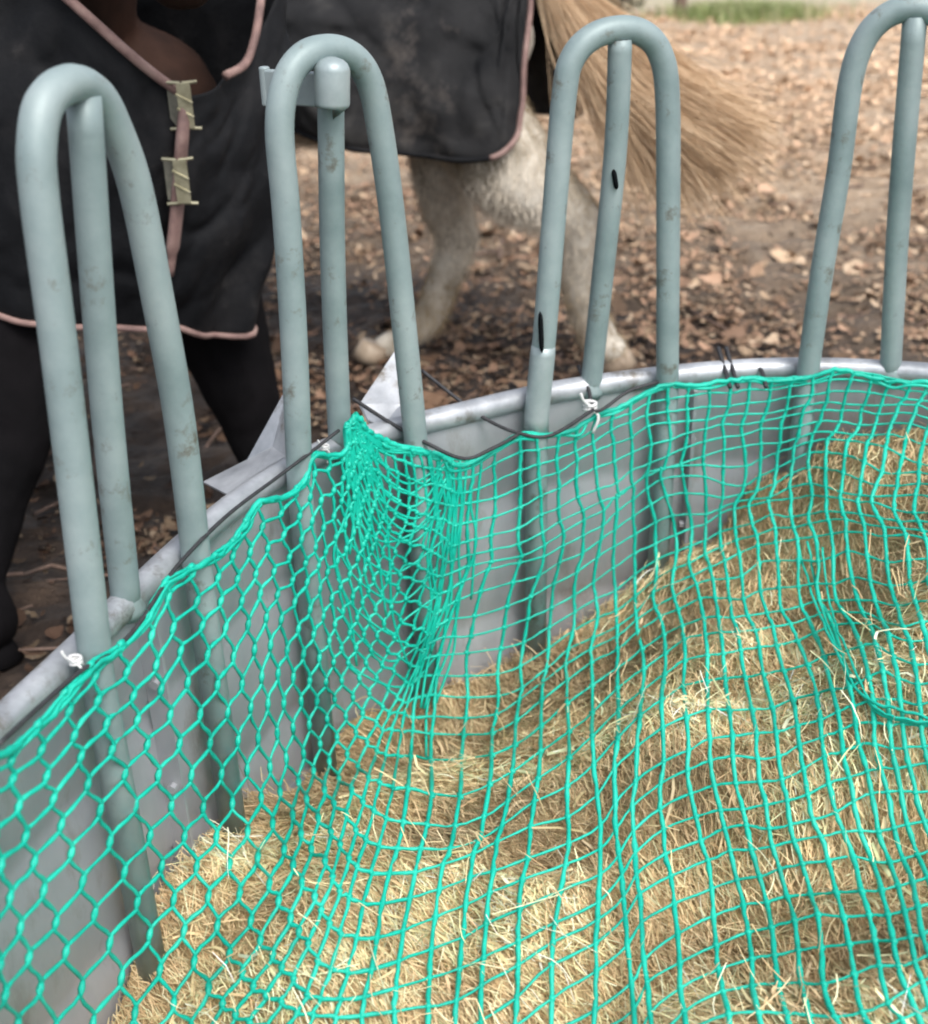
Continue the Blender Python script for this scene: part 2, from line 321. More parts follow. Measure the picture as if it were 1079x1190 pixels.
o = m.build('latch_plate', G['tube_worn'], hoops[1], smooth=False); mod(o, 'BEVEL', width=.003, segments=2)
# slots of the third hoop: solid black shapes painted for the shade inside
def slot(pa, pb, Yd, r):
    a, b = at(*pa, Yd), at(*pb, Yd); m = MB(); c = (a+b)/2; ts = np.linspace(-1, 1, 13); R = r*np.sqrt(np.clip(1-np.abs(ts)**4, .01, 1))
    m.tube([c+(b-a)/2*t for t in ts], R, 12, ell=(1, .45)); return m
A, B, P, bf, bt = H3
pA = A*.74+P[1]*.26
slot((628, 362), (630, 410), A[1]+.0-LEG*.92, .0095).build('painted_slot', G['slot_shade'], hoops[2])
slot((713, 196), (717, 220), (bt[1]*.6+bf[1]*.4)-LEG*.9, .0095).build('painted_slot', G['slot_shade'], hoops[2])
m = MB(); lo = [A+(P[0]-A)*t for t in (0, .25, .5, .7, .8)]; m.tube([low(A)*0+A-[0, 0, .03]]+lo, [LEG+.0016]*5+[LEG+.0004], 16); m.build('worn_sleeve', G['tube_worn'], hoops[2])
# hoops outside the frame, for the rest of the ring
for deg in (48, 18):
    a = math.radians(deg); A = ring(np.array(a-.15), -.036, .6); B = ring(np.array(a+.15), -.036, .6); mid = (A+B)/2; d = (B-A)/np.linalg.norm(B-A)
    P = [mid+d*x+np.array([0, 0, z]) for x, z in ((-.12, .15), (-.10, .3), (-.085, .46), (-.075, .54), (-.05, .59), (0, .61), (.05, .59), (.075, .54), (.085, .46), (.10, .3), (.12, .15))]
    h = make_hoop(A, B, P, None, None); m = MB(); m.tube([mid+[0, 0, .6], ring(np.array(a), .004, .6)], LEG*.95, 14); m.build('centre_bar', G['tube'], h)
# flared galvanised plates either side of the second hoop
def plate(polys, name='flared_plate'):
    m = MB()
    for p in polys: m.add(p, [tuple(range(len(p)))])
    o = m.build(name, G['zinc'], feeder, smooth=False); mod(o, 'SOLIDIFY', thickness=.004, offset=0); return o
a0, a1, a2, a3, a4 = at(237, 561, 1.80), at(285, 541, 1.86), at(336, 448, 1.90), at(352, 545, 1.76), at(277, 582, 1.70)
a5 = at(318, 520, 1.84)
plate([[a0, a1, a5], [a0, a5, a4], [a4, a5, a3]]); plate([[a1, a2, at(352, 440, 1.84), a3, a5]])
m_ = [at(258, 578, 1.74), at(277, 584, 1.71), at(283, 610, 1.70), at(264, 606, 1.73)]; plate([m_], 'plate_foot')
b0, b1, b2, b3, b4 = at(418, 470, 1.92), at(466, 398, 2.02), at(480, 470, 1.93), at(462, 500, 1.90), at(428, 490, 1.88)
plate([[b0, b1, b2, b3], [b0, b3, b4]]); plate([[at(452, 488, 1.9), at(466, 470, 1.93), at(478, 497, 1.88), at(458, 506, 1.87)]], 'plate_foot')
settle(feeder)
# ------------------------------------------------------------------ hay
HC = np.array([(.80, 2.03, .545), (.72, 2.06, .49), (.58, 2.08, .42), (.43, 2.06, .24), (.26, 2.02, .155), (.16, 1.99, .12), (.02, 1.91, .11), (-.03, 1.88, .10), (-.18, 1.80, .11), (-.29, 1.65, .08), (-.37, 1.45, .19), (-.42, 1.29, .22), (-.46, 1.13, .12), (-.44, .9, .1), (-.2, .6, .1), (.2, .3, .2),
               (1.1, 1.95, .58), (1.4, 1.6, .55), (1.5, 1.1, .5), (1.3, .5, .4), (.8, .25, .3),
               (.55, 1.1, .33), (.2, 1.3, .22), (-.1, 1.4, .19), (.2, .8, .19), (.95, 1.55, .52), (.95, 1.0, .46), (.5, 1.7, .34), (.12, 1.65, .17), (.78, 1.82, .50), (0, .9, .15), (.6, .7, .30), (.35, 1.5, .27), (.7, 1.4, .43)])
def hay(x, y, fine=True):
    x = np.asarray(x, float); y = np.asarray(y, float); num = 0; den = 0
    for cx, cy, cz in HC:
        q = 1/((x-cx)**2+(y-cy)**2+.004)**1.6; num = num+q*cz; den = den+q
    z = num/den
    e = np.clip((RR(np.arctan2(y-CY, x-CX))-np.hypot(x-CX, y-CY))/.15, 0, 1)
    z = z+(.115*fbm(x*3.4+5, y*3.4, 101, 2))*(.25+.75*e)
    z = z+.045*e*fbm(x*2.6+y*1.2, y*9-x*1.5, 91, 2)
    if fine: z = z+.038*fbm(x*9, y*10, 55, 3)
    return z
n = 330; gx, gy = np.meshgrid(np.linspace(-1.15, 1.15, n), np.linspace(-1.15, 1.15, n)); rr = np.hypot(gx, gy)
ang = np.arctan2(gy, gx); sc = np.minimum(1, (RR(ang)-.012)/np.maximum(rr, 1e-6)); X = CX+gx*sc; Y = CY+gy*sc; Z = np.maximum(hay(X, Y)-.012, .02)
i = (np.arange(n-1)[:, None]*n+np.arange(n-1)[None]); qq = np.stack([i, i+1, i+n+1, i+n], -1).reshape(-1, 4)
keepv = (rr < RR(ang)+.03).reshape(-1); qq = qq[keepv[qq].all(1)]
me = bpy.data.meshes.new('hay_bed'); me.from_pydata(np.stack([X, Y, Z], -1).reshape(-1, 3).tolist(), [], qq.tolist()); me.materials.append(G['haybase']); me.polygons.foreach_set('use_smooth', [True]*len(me.polygons))
haybed = bpy.data.objects.new('hay', me); COL.objects.link(haybed); tag(haybed, kind='stuff')
def straw(n, name, lift, lo, hi, wid, steep, area=None, bright=1.0, parent=None):
    a = RNG.random(n)*6.283; r = np.sqrt(RNG.random(n))*(RR(a)-.015); X = CX+r*np.cos(a); Y = CY+r*np.sin(a)
    if area is not None: k = area(X, Y); X, Y = X[k], Y[k]; n = len(X)
    L = lo+(hi-lo)*RNG.random(n)**1.6
    flow = 1.95+1.5*fbm(X*2.5, Y*2.5, 200, 2)+.45*RNG.standard_normal(n)
    lay = RNG.random(n) < .22; flow = np.where(lay, RNG.random(n)*6.283, flow)
    z0 = hay(X, Y)+lift[0]+(lift[1]-lift[0])*RNG.random(n)**2.2
    el = steep*RNG.standard_normal(n)*.5
    d = np.stack([np.cos(flow)*np.cos(el), np.sin(flow)*np.cos(el), np.sin(el)], -1)
    # follow the slope of the heap
    gxs = (hay(X+.02, Y, False)-hay(X-.02, Y, False))/.04; gys = (hay(X, Y+.02, False)-hay(X, Y-.02, False))/.04
    d[:, 2] += d[:, 0]*gxs+d[:, 1]*gys; d /= np.linalg.norm(d, axis=1)[:, None]
    s = np.cross(d, RNG.standard_normal((n, 3))*.6+[0, 0, 1]); s /= np.linalg.norm(s, axis=1)[:, None]
    bend = (RNG.random((n, 3))-.5)*1.1; bend[:, 2] -= .12; W = wid*(.5+.9*RNG.random(n)+2.2*(RNG.random(n) < .04)); V = []
    for t in (-.5, -.17, .17, .5):
        c = np.stack([X, Y, z0], -1)+d*(L*t)[:, None]+bend*(L*(t*t))[:, None]
        rad = np.hypot(c[:, 0]-CX, c[:, 1]-CY); lim = RR(np.arctan2(c[:, 1]-CY, c[:, 0]-CX))-.012; f = np.minimum(1, lim/rad)
        c[:, 0] = CX+(c[:, 0]-CX)*f; c[:, 1] = CY+(c[:, 1]-CY)*f
        wv = s*(W*(1-.5*abs(t)))[:, None]; V += [c-wv, c+wv]
    pal = np.array([(.64, .49, .29), (.70, .56, .35), (.56, .42, .24), (.76, .63, .42), (.46, .34, .19), (.44, .38, .21), (.60, .45, .27), (.38, .27, .15), (.66, .52, .31), (.52, .44, .26)])
    T = pal[RNG.integers(0, len(pal), n)]*(.86+.26*RNG.random(n))[:, None]*bright
    patch = 1+1.0*np.clip(fbm(X*3.6, Y*6.5, 300, 3), -.55, .35)                        # browner and paler wads of hay
    T = T*patch[:, None]; T = (T*.78+T.mean(1, keepdims=True)*.22)*1.46*np.array([1.04, .97, .88])
    return quads(name, np.stack(V, 1), G['hay'], np.clip(T, 0, .95), parent=parent, segs=3)
straw(280000, 'hay_blades', (-.018, .007), .015, .05, .00072, .2, parent=haybed)
straw(20000, 'hay_seed_wisps', (-.005, .012), .04, .10, .0006, .4, bright=1.1, parent=haybed)
straw(2400, 'hay_stalks_through_net', (.010, .034), .03, .11, .0008, 1.0, bright=1.25, parent=haybed)
# ------------------------------------------------------------------ net
# control lines of the net: index across (P) -> list of (index down, x, y) sight lines that meet the draped surface
NC = {
 0: [(0, 413, 482), (4, 410, 487), (8, 406, 493), (12, 398, 502), (16, 350, 540), (20, 290, 587), (25, 205, 662), (30, 88, 785), (34, -8, 872), (38, -60, 930)],
 4: [(0, 430, 502), (4, 432, 550), (8, 424, 585), (12, 408, 622), (16, 368, 652), (20, 314, 700), (25, 236, 795), (30, 122, 905), (34, 20, 1005), (38, -60, 1100)],
 8: [(0, 468, 520), (4, 474, 590), (8, 455, 660), (12, 428, 722), (16, 387, 768), (20, 343, 825), (25, 288, 932), (30, 180, 1045), (34, 70, 1150), (38, -40, 1260)],
 12: [(0, 510, 528), (4, 515, 605), (8, 503, 690), (12, 475, 775), (16, 437, 845), (20, 398, 925), (25, 348, 1050), (30, 240, 1185), (34, 150, 1300), (38, 50, 1420)],
 16: [(0, 549, 537), (4, 545, 605), (8, 532, 680), (12, 512, 765), (16, 495, 860), (20, 472, 970), (25, 430, 1110), (30, 385, 1230), (34, 330, 1350), (38, 290, 1450)],
 18: [(0, 603, 506), (4, 600, 585), (8, 596, 668), (12, 588, 755), (16, 574, 848), (20, 554, 955), (25, 533, 1085), (30, 505, 1220), (34, 485, 1340), (38, 465, 1440)],
 20.5: [(0, 668, 492), (4, 668, 562), (8, 668, 635), (12, 662, 715), (16, 652, 800), (20, 647, 900), (25, 645, 1025), (30, 640, 1155), (34, 632, 1270), (38, 625, 1380)],
 24.5: [(0, 768, 446), (4, 768, 508), (8, 769, 572), (12, 770, 638), (16, 776, 712), (20, 785, 800), (25, 797, 915), (30, 812, 1030), (34, 826, 1130), (38, 842, 1230)],
 28.5: [(0, 880, 436), (4, 872, 495), (8, 866, 552), (12, 866, 615), (16, 874, 690), (20, 888, 775), (25, 905, 880), (30, 930, 995), (34, 955, 1095), (38, 985, 1195)],
 32.5: [(0, 990, 428), (4, 975, 482), (8, 962, 538), (12, 957, 600), (16, 967, 672), (20, 986, 755), (25, 1010, 855), (30, 1040, 965), (34, 1072, 1065), (38, 1110, 1165)],
 36.5: [(0, 1092, 446), (4, 1073, 492), (8, 1056, 546), (12, 1058, 606), (16, 1072, 676), (20, 1092, 755), (25, 1115, 850), (30, 1148, 955), (34, 1182, 1055), (38, 1220, 1150)],
 40.5: [(0, 1200, 470), (4, 1176, 515), (8, 1160, 566), (12, 1158, 624), (16, 1172, 692), (20, 1194, 768), (25, 1218, 860), (30, 1252, 965), (34, 1290, 1060), (38, 1330, 1150)]}
QK = np.array([0, 4, 8, 12, 16, 19.5, 23.5, 27.5, 30.5, 34], float); PK = np.array(sorted(NC))
def hermite(xk, yk, x):
    yk = np.asarray(yk, float); d = np.diff(yk, axis=0)/np.diff(xk)[:, None]; h = np.diff(xk)[:, None]
    mm = np.vstack([d[:1], (d[:-1]*h[1:]+d[1:]*h[:-1])/(h[1:]+h[:-1]), d[-1:]])
    k = np.clip(np.searchsorted(xk, x, side='right')-1, 0, len(xk)-2); hh = (xk[k+1]-xk[k])[:, None]; t = ((x-xk[k])/(xk[k+1]-xk[k]))[:, None]
    return yk[k]*(2*t**3-3*t**2+1)+hh*mm[k]*(t**3-2*t**2+t)+yk[k+1]*(-2*t**3+3*t**2)+hh*mm[k+1]*(t**3-t**2)
tab = np.array([[(x, y) for _, x, y in NC[p]] for p in PK])          # (P, Q, 2)
def net_px(Pn, Qn):
    A_ = np.stack([hermite(QK, tab[i], Qn) for i in range(len(PK))], 0)                       # (PK, nQ, 2)
    return np.stack([hermite(PK, A_[:, j], Pn) for j in range(len(Qn))], 1)                    # (nP, nQ, 2)
def drape(px, gap=.022):
    """first point along each sight line on the surface the net hangs on: wall lining blended into the heap"""
    sh = px.shape[:-1]; p = px.reshape(-1, 2); R = FW[None]+UA[None]*((p[:, :1]-539.5)/F)+VA[None]*((p[:, 1:]-595)/F); R /= np.linalg.norm(R, axis=1)[:, None]
    ox, oy = EYE[0]-CX, EYE[1]-CY; a = R[:, 0]**2+R[:, 1]**2; b = ox*R[:, 0]+oy*R[:, 1]; disc = b*b-a*(ox*ox+oy*oy-1.17**2)
    ok = disc > 0; t = np.where(ok, (-b-np.sqrt(np.maximum(disc, 0)))/a, 1.0)+.01; t0 = t.copy(); live = ok.copy(); prev = t.copy()
    def Fn(t, m_):
        Q = EYE+R[m_]*t[m_][:, None]; ph_ = np.arctan2(Q[:, 1]-CY, Q[:, 0]-CX)
        w_ = (RR(ph_)-.055)-np.hypot(Q[:, 0]-CX, Q[:, 1]-CY); h_ = Q[:, 2]-np.maximum(hay(Q[:, 0], Q[:, 1], False), .02)-gap
        k = .07; hh = np.clip(.5+.5*(h_-w_)/k, 0, 1); return h_*(1-hh)+w_*hh-k*hh*(1-hh)
    # outside the lining there is nothing to hit yet; walk until inside, then until the sign changes
    entered = np.zeros(len(t), bool)
    for it in range(260):
        if not live.any(): break
        v = np.ones(len(t)); v[live] = Fn(t, live)
        entered |= live & (v > 0)
        hit = live & entered & (v <= 0); live &= ~hit; live &= t < 6
        prev[live] = t[live]; t[live] += .0125
    lo, hi = prev.copy(), t.copy(); g = ok & entered & (t < 6)
    for it in range(12):
        mid = (lo+hi)/2; v = np.zeros(len(t)); v[g] = Fn(mid, g); lo = np.where(v > 0, mid, lo); hi = np.where(v > 0, hi, mid)
    Q = EYE+R*lo[:, None]; return Q.reshape(*sh, 3), g.reshape(sh)
Pn = np.concatenate([np.arange(-9, 18), np.arange(18, 40.4, .86)]); Qn = np.arange(0, 34.01, 1.0)
A_ = np.stack([hermite(QK, tab[i], Qn) for i in range(len(PK))], 0)
Pe = Pn[:, None]+.30*np.clip(Qn[None]-12, 0, None)*np.clip((19-Pn[:, None])/12, 0, 1)      # rows run on past the slanting edge
cutoff = Pe < -.99; Pc = np.maximum(Pe, 0)
px = np.stack([hermite(PK, A_[:, j], Pc[:, j]) for j in range(len(Qn))], 1)
def scallop(x, ties, amp):
    t = np.array(ties); k = np.clip(np.searchsorted(t, x, side='right')-1, 0, len(t)-2); u = (x-t[k])/(t[k+1]-t[k]); return amp*np.sin(np.pi*np.clip(u, 0, 1))**.8*np.clip((t[k+1]-t[k])/4, .5, 1.2)
sc1 = scallop(Qn, [11, 15, 19.2, 23.8, 27.4, 31, 35], 19)[None]*np.exp(-Pc/2.6)
sc2 = scallop(Pn, [-10, 18, 21.5, 24.5, 28, 32, 36, 41], 9)[:, None]*np.exp(-Qn[None]/2.0)*(Pn[:, None] >= 18)
px[..., 0] += .5*sc1; px[..., 1] += .87*sc1+sc2
wP, wQ = Pc*.28, np.broadcast_to(Qn[None], Pc.shape)*.28; soft = np.clip(Qn[None]/6, 0, 1)*np.clip((Pc-10)/8, .25, 1)
px[..., 0] += 15*fbm(wP, wQ, 401, 2)*soft; px[..., 1] += 30*fbm(wP+7, wQ*1.3, 402, 2)*soft
for gx_, gw_, gy_, ga_ in ((705, 62, 830, .60), (1010, 70, 640, .35)):     # soft gathers where the slack has run together
    dx_ = px[..., 0]-gx_-.12*(px[..., 1]-gy_); px[..., 0] -= dx_*ga_*np.exp(-(dx_/gw_)**2)*np.clip((px[..., 1]-gy_)/180, 0, 1)*(Pc > 14)
jit = RNG.standard_normal(px.shape)*1.7
jit[:, 1:-1] = jit[:, 1:-1]*.6+.2*(jit[:, 2:]+jit[:, :-2]); jit *= (Pc > .3)[..., None]
edge_px = np.vstack([np.stack([hermite(PK, A_[:, j], np.array([0.]))[0]+np.array([.5, .87])*float(scallop(Qn[j:j+1], [11, 15, 19.2, 23.8, 27.4, 31, 35], 19)[0]) for j in range(31, 0, -1)]), px[10:, 0]])
px = px+jit
N3, ok = drape(px); ok &= ~cutoff
px[~np.isfinite(px)] = 0
# where the lining turns back towards the photographer, carry each row on round the wall
for i in range(len(Pn)):
    js = [j for j in range(len(Qn)) if ok[i, j]]
    if len(js) < 3 or Pc[i, js[-1]] > 13 or js[-1] >= len(Qn)-1: continue
    j = js[-1]
    while j > 3 and math.hypot(N3[i, j][0]-CX, N3[i, j][1]-CY) < RR(math.atan2(N3[i, j][1]-CY, N3[i, j][0]-CX))-.12: j -= 1
    if j < js[-1]: continue
    j -= 1
    def pz(Q): return np.array([math.atan2(Q[1]-CY, Q[0]-CX) % (2*math.pi), Q[2]])
    g_ = (pz(N3[i, j])-pz(N3[i, j-3]))/3; g_[0] = np.clip(g_[0], .02, .045); g_[1] = np.clip(g_[1], -.03, -.002); c_ = pz(N3[i, j])
    for jj in range(j+1, min(len(Qn), j+8)):
        c_ = c_+g_
        if c_[1] < .13: break
        N3[i, jj] = ring(np.array(c_[0]), -.055, c_[1]); ok[i, jj] = True; px[i, jj] = (-50, 900)
# loose net stands off the wall and the heap a little, in soft folds
net = empty('hay_net', (CX, CY, 0)); tag(net, 'turquoise knotless slow feed net draped inside the feeder over the hay', 'hay net')
# the rest of the net, carried on over the heap beyond what the photograph shows
EP, EQ = 34, 34; nP0, nQ0 = len(Pn), len(Qn)
good = ok & (px[..., 0] > -90) & (px[..., 0] < 1290) & (px[..., 1] < 1300)
B3 = np.zeros((nP0+EP, nQ0+EQ, 3)); BO = np.zeros((nP0+EP, nQ0+EQ), bool); B3[:nP0, :nQ0] = N3; BO[:nP0, :nQ0] = good
def settle_point(x, y, z):
    p_ = math.atan2(y-CY, x-CX); r_ = math.hypot(x-CX, y-CY); lim = float(RR(p_))-.055; f_ = min(1, lim/max(r_, 1e-6)); x, y = CX+(x-CX)*f_, CY+(y-CY)*f_
    zz = float(hay(x, y, False))+.024; return np.array([x, y, max(zz, z) if r_ > lim-.09 else zz])
ci = nP0-1
for j in range(nQ0):
    i = ci
    while i > 0 and not BO[i, j]: i -= 1
    if i < 20: continue
    Q = B3[i, j].copy(); a_ = math.atan2(Q[1]-CY, Q[0]-CX); r_ = math.hypot(Q[0]-CX, Q[1]-CY); z_ = Q[2]
    for i2 in range(i+1, nP0+EP):
        if j < 9:
            if i2-i > 26: break
            a_ -= .036; B3[i2, j] = settle_point(CX+r_*math.cos(a_), CY+r_*math.sin(a_), z_)
        else:
            Q = Q+[.033, .004*math.sin(i2*.7+j*.4)-.004, 0]
            if math.hypot(Q[0]-CX, Q[1]-CY) > RR(math.atan2(Q[1]-CY, Q[0]-CX))-.07: break
            B3[i2, j] = settle_point(Q[0], Q[1], -1)
        BO[i2, j] = True
for i in range(22, nP0+EP):
    js = np.where(BO[i, :nQ0])[0]
    if len(js) < 8: continue
    j = js[-1]; Q = B3[i, j].copy()
    if j < nQ0-1 and i >= nP0: continue
    for j2 in range(j+1, nQ0+EQ):
        Q = Q+[.004*math.sin(i*.8+j2*.5)+.002, -.032, 0]
        if math.hypot(Q[0]-CX, Q[1]-CY) > RR(math.atan2(Q[1]-CY, Q[0]-CX))-.07: break
        B3[i, j2] = settle_point(Q[0], Q[1], -1); BO[i, j2] = True
N3, ok = B3, BO; pad = np.full(B3.shape[:2]+(2,), 500.); pad[:nP0, :nQ0] = px; pad[BO] = np.clip(pad[BO], -50, 1200); edge_ext = B3[nP0:, 0][BO[nP0:, 0]]
px = pad; Pn = np.concatenate([Pn, Pn[-1]+.86*np.arange(1, EP+1)]); Qn = np.concatenate([Qn, Qn[-1]+np.arange(1, EQ+1)])
PG, QG = np.meshgrid(Pn, Qn, indexing='ij')
N3[..., 2] += .010*np.maximum(0, fbm(PG*.3, QG*.3, 9, 2))+.003*RNG.random(PG.shape)
kn = .085*np.clip((15-PG)/6, 0, 1)*np.clip(QG/6, 0, 1)+.02
up_ = np.zeros_like(N3); up_[1:, 1:] = (N3[1:, 1:]-N3[:-1, :-1]); up_[0, 1:] = N3[0, 1:]-N3[0, :-1]; up_[:, 0] = up_[:, 1]
up_ = np.clip(up_, -.05, .05)
# knot axis: from the middle of the two neighbours above to the middle of the two below
ax_ = np.zeros_like(N3)
ax_[1:-1, 1:-1] = ((N3[2:, 1:-1]+N3[1:-1, 2:])-(N3[:-2, 1:-1]+N3[1:-1, :-2]))/2
NT, NB = N3-ax_*kn[..., None], N3+ax_*kn[..., None]
m = MB()
def strand(ids, rad, rad2=None):
    if rad2: return strand(ids[:26], rad), strand(ids[25:], rad2)
    run = []
    def flush():
        if len(run) > 2:
            P = np.array(run); q = spl(P, 3); q += RNG.standard_normal(q.shape)*.0005
            r_ = rad*(1+.10*RNG.standard_normal(len(q))+.16*np.sin(np.arange(len(q))*2.4)); m.tube(q, np.clip(r_, .0014, .005), 5, caps=False)
    for (i, j) in ids:
        if ok[i, j] and px[i, j, 0] > -90 and px[i, j, 1] < 1300 and px[i, j, 0] < 1290: run += [NT[i, j], NB[i, j]] if kn[i, j] > .03 else [N3[i, j]]
        else: flush(); run = []
    flush()
for i in range(len(Pn)): strand([(i, j) for j in range(len(Qn))], .0028 if Pn[i] < 15 else .0035)
for j in range(len(Qn)): strand([(i, j) for i in range(len(Pn))], .0028, .0020)
for i in range(len(Pn)):                     # knots
    for j in range(len(Qn)):
        if ok[i, j] and -60 < px[i, j, 0] < 1250 and px[i, j, 1] < 1300:
            a_, b_ = (NT[i, j], NB[i, j]) if kn[i, j] > .03 else (N3[i, j]-ax_[i, j]*.08, N3[i, j]+ax_[i, j]*.08)
            if np.linalg.norm(b_-a_) > 1e-5: m.tube([a_, (a_+b_)/2, b_], [.003, .0050, .003], 5)
m.build('mesh', G['net'], net)
# a folded-over second layer of the same net, lower right
def layer(corners, nu, nv, gap, rad, warp=6):
    u, v = np.meshgrid(np.linspace(0, 1, nu), np.linspace(0, 1, nv), indexing='ij'); c = np.array(corners, float)
    p = (c[0]*(1-u)[..., None]+c[1]*u[..., None])*(1-v)[..., None]+(c[3]*(1-u)[..., None]+c[2]*u[..., None])*v[..., None]
    p[..., 0] += warp*np.sin(v*7+u*3)+RNG.standard_normal(u.shape)*2; p[..., 1] += warp*np.sin(u*6+1)+RNG.standard_normal(u.shape)*2
    Q, g = drape(p, gap)
    mm = MB()
    for i in range(nu):
        if g[i].all(): mm.tube(spl(Q[i], 3), rad, 5)
    for j in range(nv):
        if g[:, j].all(): mm.tube(spl(Q[:, j], 3), rad*.8, 5)
    return mm
def fold(curves, gap, rad):
    mm = MB()
    for c in curves:
        Q, g = drape(np.array(c, float)+RNG.standard_normal((len(c), 2))*3, gap+.01*RNG.random()); Q = Q[g]
        if len(Q) > 2: q = spl(Q, 8); q += RNG.standard_normal(q.shape)*.0008; mm.tube(q, rad*(.8+.4*RNG.random()), 5)
    mm.build('folded_layer', G['net'], net)
cs = []
for k in range(3): cs.append([(925+14*k, 620+8*k), (948+8*k, 700), (975+6*k, 768), (1012+3*k, 812+4*k), (1060, 832+3*k), (1110, 838+2*k), (1160, 836+k)])
fold(cs, .028, .0024)
# bunched pocket near the second hoop
m = MB()
def hang(pts, gap, r, n=6): 
    Q, g = drape(np.array(pts, float), gap)
    Q = Q[g]
    if len(Q) > 2: m.tube(spl(Q, n), r, 5)
def wob(pts, a=6):
    k = len(pts); return [(x+RNG.standard_normal()*a*min(1, i*.6), y+RNG.standard_normal()*a*.6*min(1, i*.6)) for i, (x, y) in enumerate(pts)]
for k in range(5):
    t = k/4.; e = .55+.45*RNG.random()
    pts = [(412+8*t, 484), (404+34*t, 530), (393+52*t, 590), (390+62*t, 650), (398+60*t, 715), (412+62*t, 775), (440+45*t, 820)]
    hang(wob(pts[:max(4, int(7*e+.5))], 5), .015+.012*RNG.random(), .0025)
for k in range(8):
    t = k/7.; e = .6+.4*RNG.random()
    pts = [(500+60*t, 528+8*t), (505+50*t, 585), (497+54*t, 640), (498+46*t, 700), (488+42*t, 760), (470+44*t, 820), (455+52*t, 880)]
    hang(wob(pts[:max(4, int(7*e+.5))], 5), .016+.014*RNG.random(), .0027)
for k in range(6):
    t = k/5.; hang(wob([(415, 486), (428, 508+t*40), (448, 545+t*65), (475, 560+t*72), (500, 548+t*60), (518, 532+t*30)], 3), .022, .0024)
for k in range(6):
    t = k/5.; hang(wob([(392, 570+t*170), (415, 605+t*170), (450, 632+t*165), (480, 622+t*170), (515, 590+t*165)], 5), .02, .0022)
for k in range(4):
    hang([(412, 482+k), (425, 500+2*k), (450, 515+3*k), (480, 520+2*k), (510, 528+k), (545, 535)], .016, .003)
m.build('gathered_pocket', G['net'], net)
# selvedge: thick green edge and black cord
Et = edge_px; E3 = []
Q, g = drape(Et, .014); Q = np.vstack([Q[g], edge_ext]); m = MB(); q = spl(Q, 4); q += RNG.standard_normal(q.shape)*.0012; m.tube(q, .0044, 6)
q2 = spl(Q+RNG.standard_normal(Q.shape)*.003-[0, 0, .006], 4); m.tube(q2, .003, 6); m.build('selvedge', G['net'], net)
def cord(pts, r=.0034, n=6):
    m = MB(); m.tube(spl(pts, n), r, 6); m.build('black_cord', G['cord'], net)
Qc, g = drape(np.array([(-5, 872), (40, 830), (88, 788), (150, 742), (200, 668), (260, 606), (320, 560), (360, 530), (392, 505)], float)+[2, -5]); cord(Qc[g], .0028)
cord([at(410, 463, 1.86), at(455, 492, 1.86), at(500, 517, 1.83), at(540, 533, 1.84), at(575, 520, 1.87), at(604, 504, 1.90)])
cord([at(490, 430, 1.98), at(530, 462, 1.95), at(565, 487, 1.93), at(602, 503, 1.90), at(640, 506, 1.90), at(690, 476, 1.97)])
cord([at(672, 425, 2.06), at(684, 452, 2.02), at(694, 478, 1.97), at(730, 455, 1.99), at(765, 444, 2.01)])
for x in (843, 852, 885): cord([at(x-8, 404 if x < 880 else 428, 2.13), at(x, 430, 2.08), at(x+6, 450, 2.03)], .004, 4)
def tie(c, s_, name='white_tie'):
    m = MB(); th = np.linspace(0, 5*math.pi, 26); P = c+np.stack([.008*np.cos(th), .008*np.sin(th)*.8, .006*(th/th[-1]-.5)*2], -1)*s_*1.2; m.tube(P, .0028*s_, 6)
    m.tube(spl([P[-1], c+np.array([.012, -.01, -.012])*s_, c+np.array([.004, -.012, -.04])*s_], 5), .0026*s_, 6); m.tube(spl([P[0], c+np.array([-.01, -.01, .012])*s_, c+np.array([-.016, -.01, .026])*s_], 4), .0026*s_, 6)
    m.build(name, G['white'], net)
tie(at(686, 472, 1.98), 1.1); tie(at(88, 768, 1.18), .7); tie(at(378, 520, 1.76), .6)
settle(net)
# ------------------------------------------------------------------ horses
def limb(m, pts, radii, n=12, sub=5, ell=None):
    P = spl(np.array(pts), sub); k = np.linspace(0, len(radii)-1, len(P)); R = np.interp(k, np.arange(len(radii)), radii); m.tube(P, R, n, ell=ell)
    m.add(*ball(P[0], R[0])); m.add(*ball(P[-1], R[-1]))
def ball(c, r, n=10):
    V = [c+np.array([0, 0, r])]; F_ = []
    for i in range(1, n):
        for j in range(2*n):
            a, b = math.pi*i/n, math.pi*j/n; V.append(c+r*np.array([math.sin(a)*math.cos(b), math.sin(a)*math.sin(b), math.cos(a)]))
    V.append(c-np.array([0, 0, r])); k = 2*n
    for j in range(k): F_.append((0, 1+j, 1+(j+1) % k)); F_.append((1+(n-2)*k+j, 1+(n-1)*k, 1+(n-2)*k+(j+1) % k))
    for i in range(n-2):
        for j in range(k): a = 1+i*k+j; b = 1+i*k+(j+1) % k; F_.append((a, a+k, b+k, b))
    return np.array(V), F_
def skin(m, name, mat, parent, vox=.014, it=4):
    o = m.build(name, mat, None); mod(o, 'REMESH', mode='VOXEL', voxel_size=vox); mod(o, 'SMOOTH', factor=.6, iterations=it); bake(o)
    if not o.data.materials: o.data.materials.append(mat)
    V = np.empty(len(o.data.vertices)*3); o.data.vertices.foreach_get('co', V); V = V.reshape(-1, 3); Nn = np.empty(len(V)*3); o.data.vertices.foreach_get('normal', Nn); Nn = Nn.reshape(-1, 3)
    V += Nn*(.009*fbm(V[:, 0]*14+V[:, 1]*9, V[:, 2]*12, 701, 3))[:, None]; o.data.vertices.foreach_set('co', V.ravel()); o.data.update()
    o.parent = parent; return o
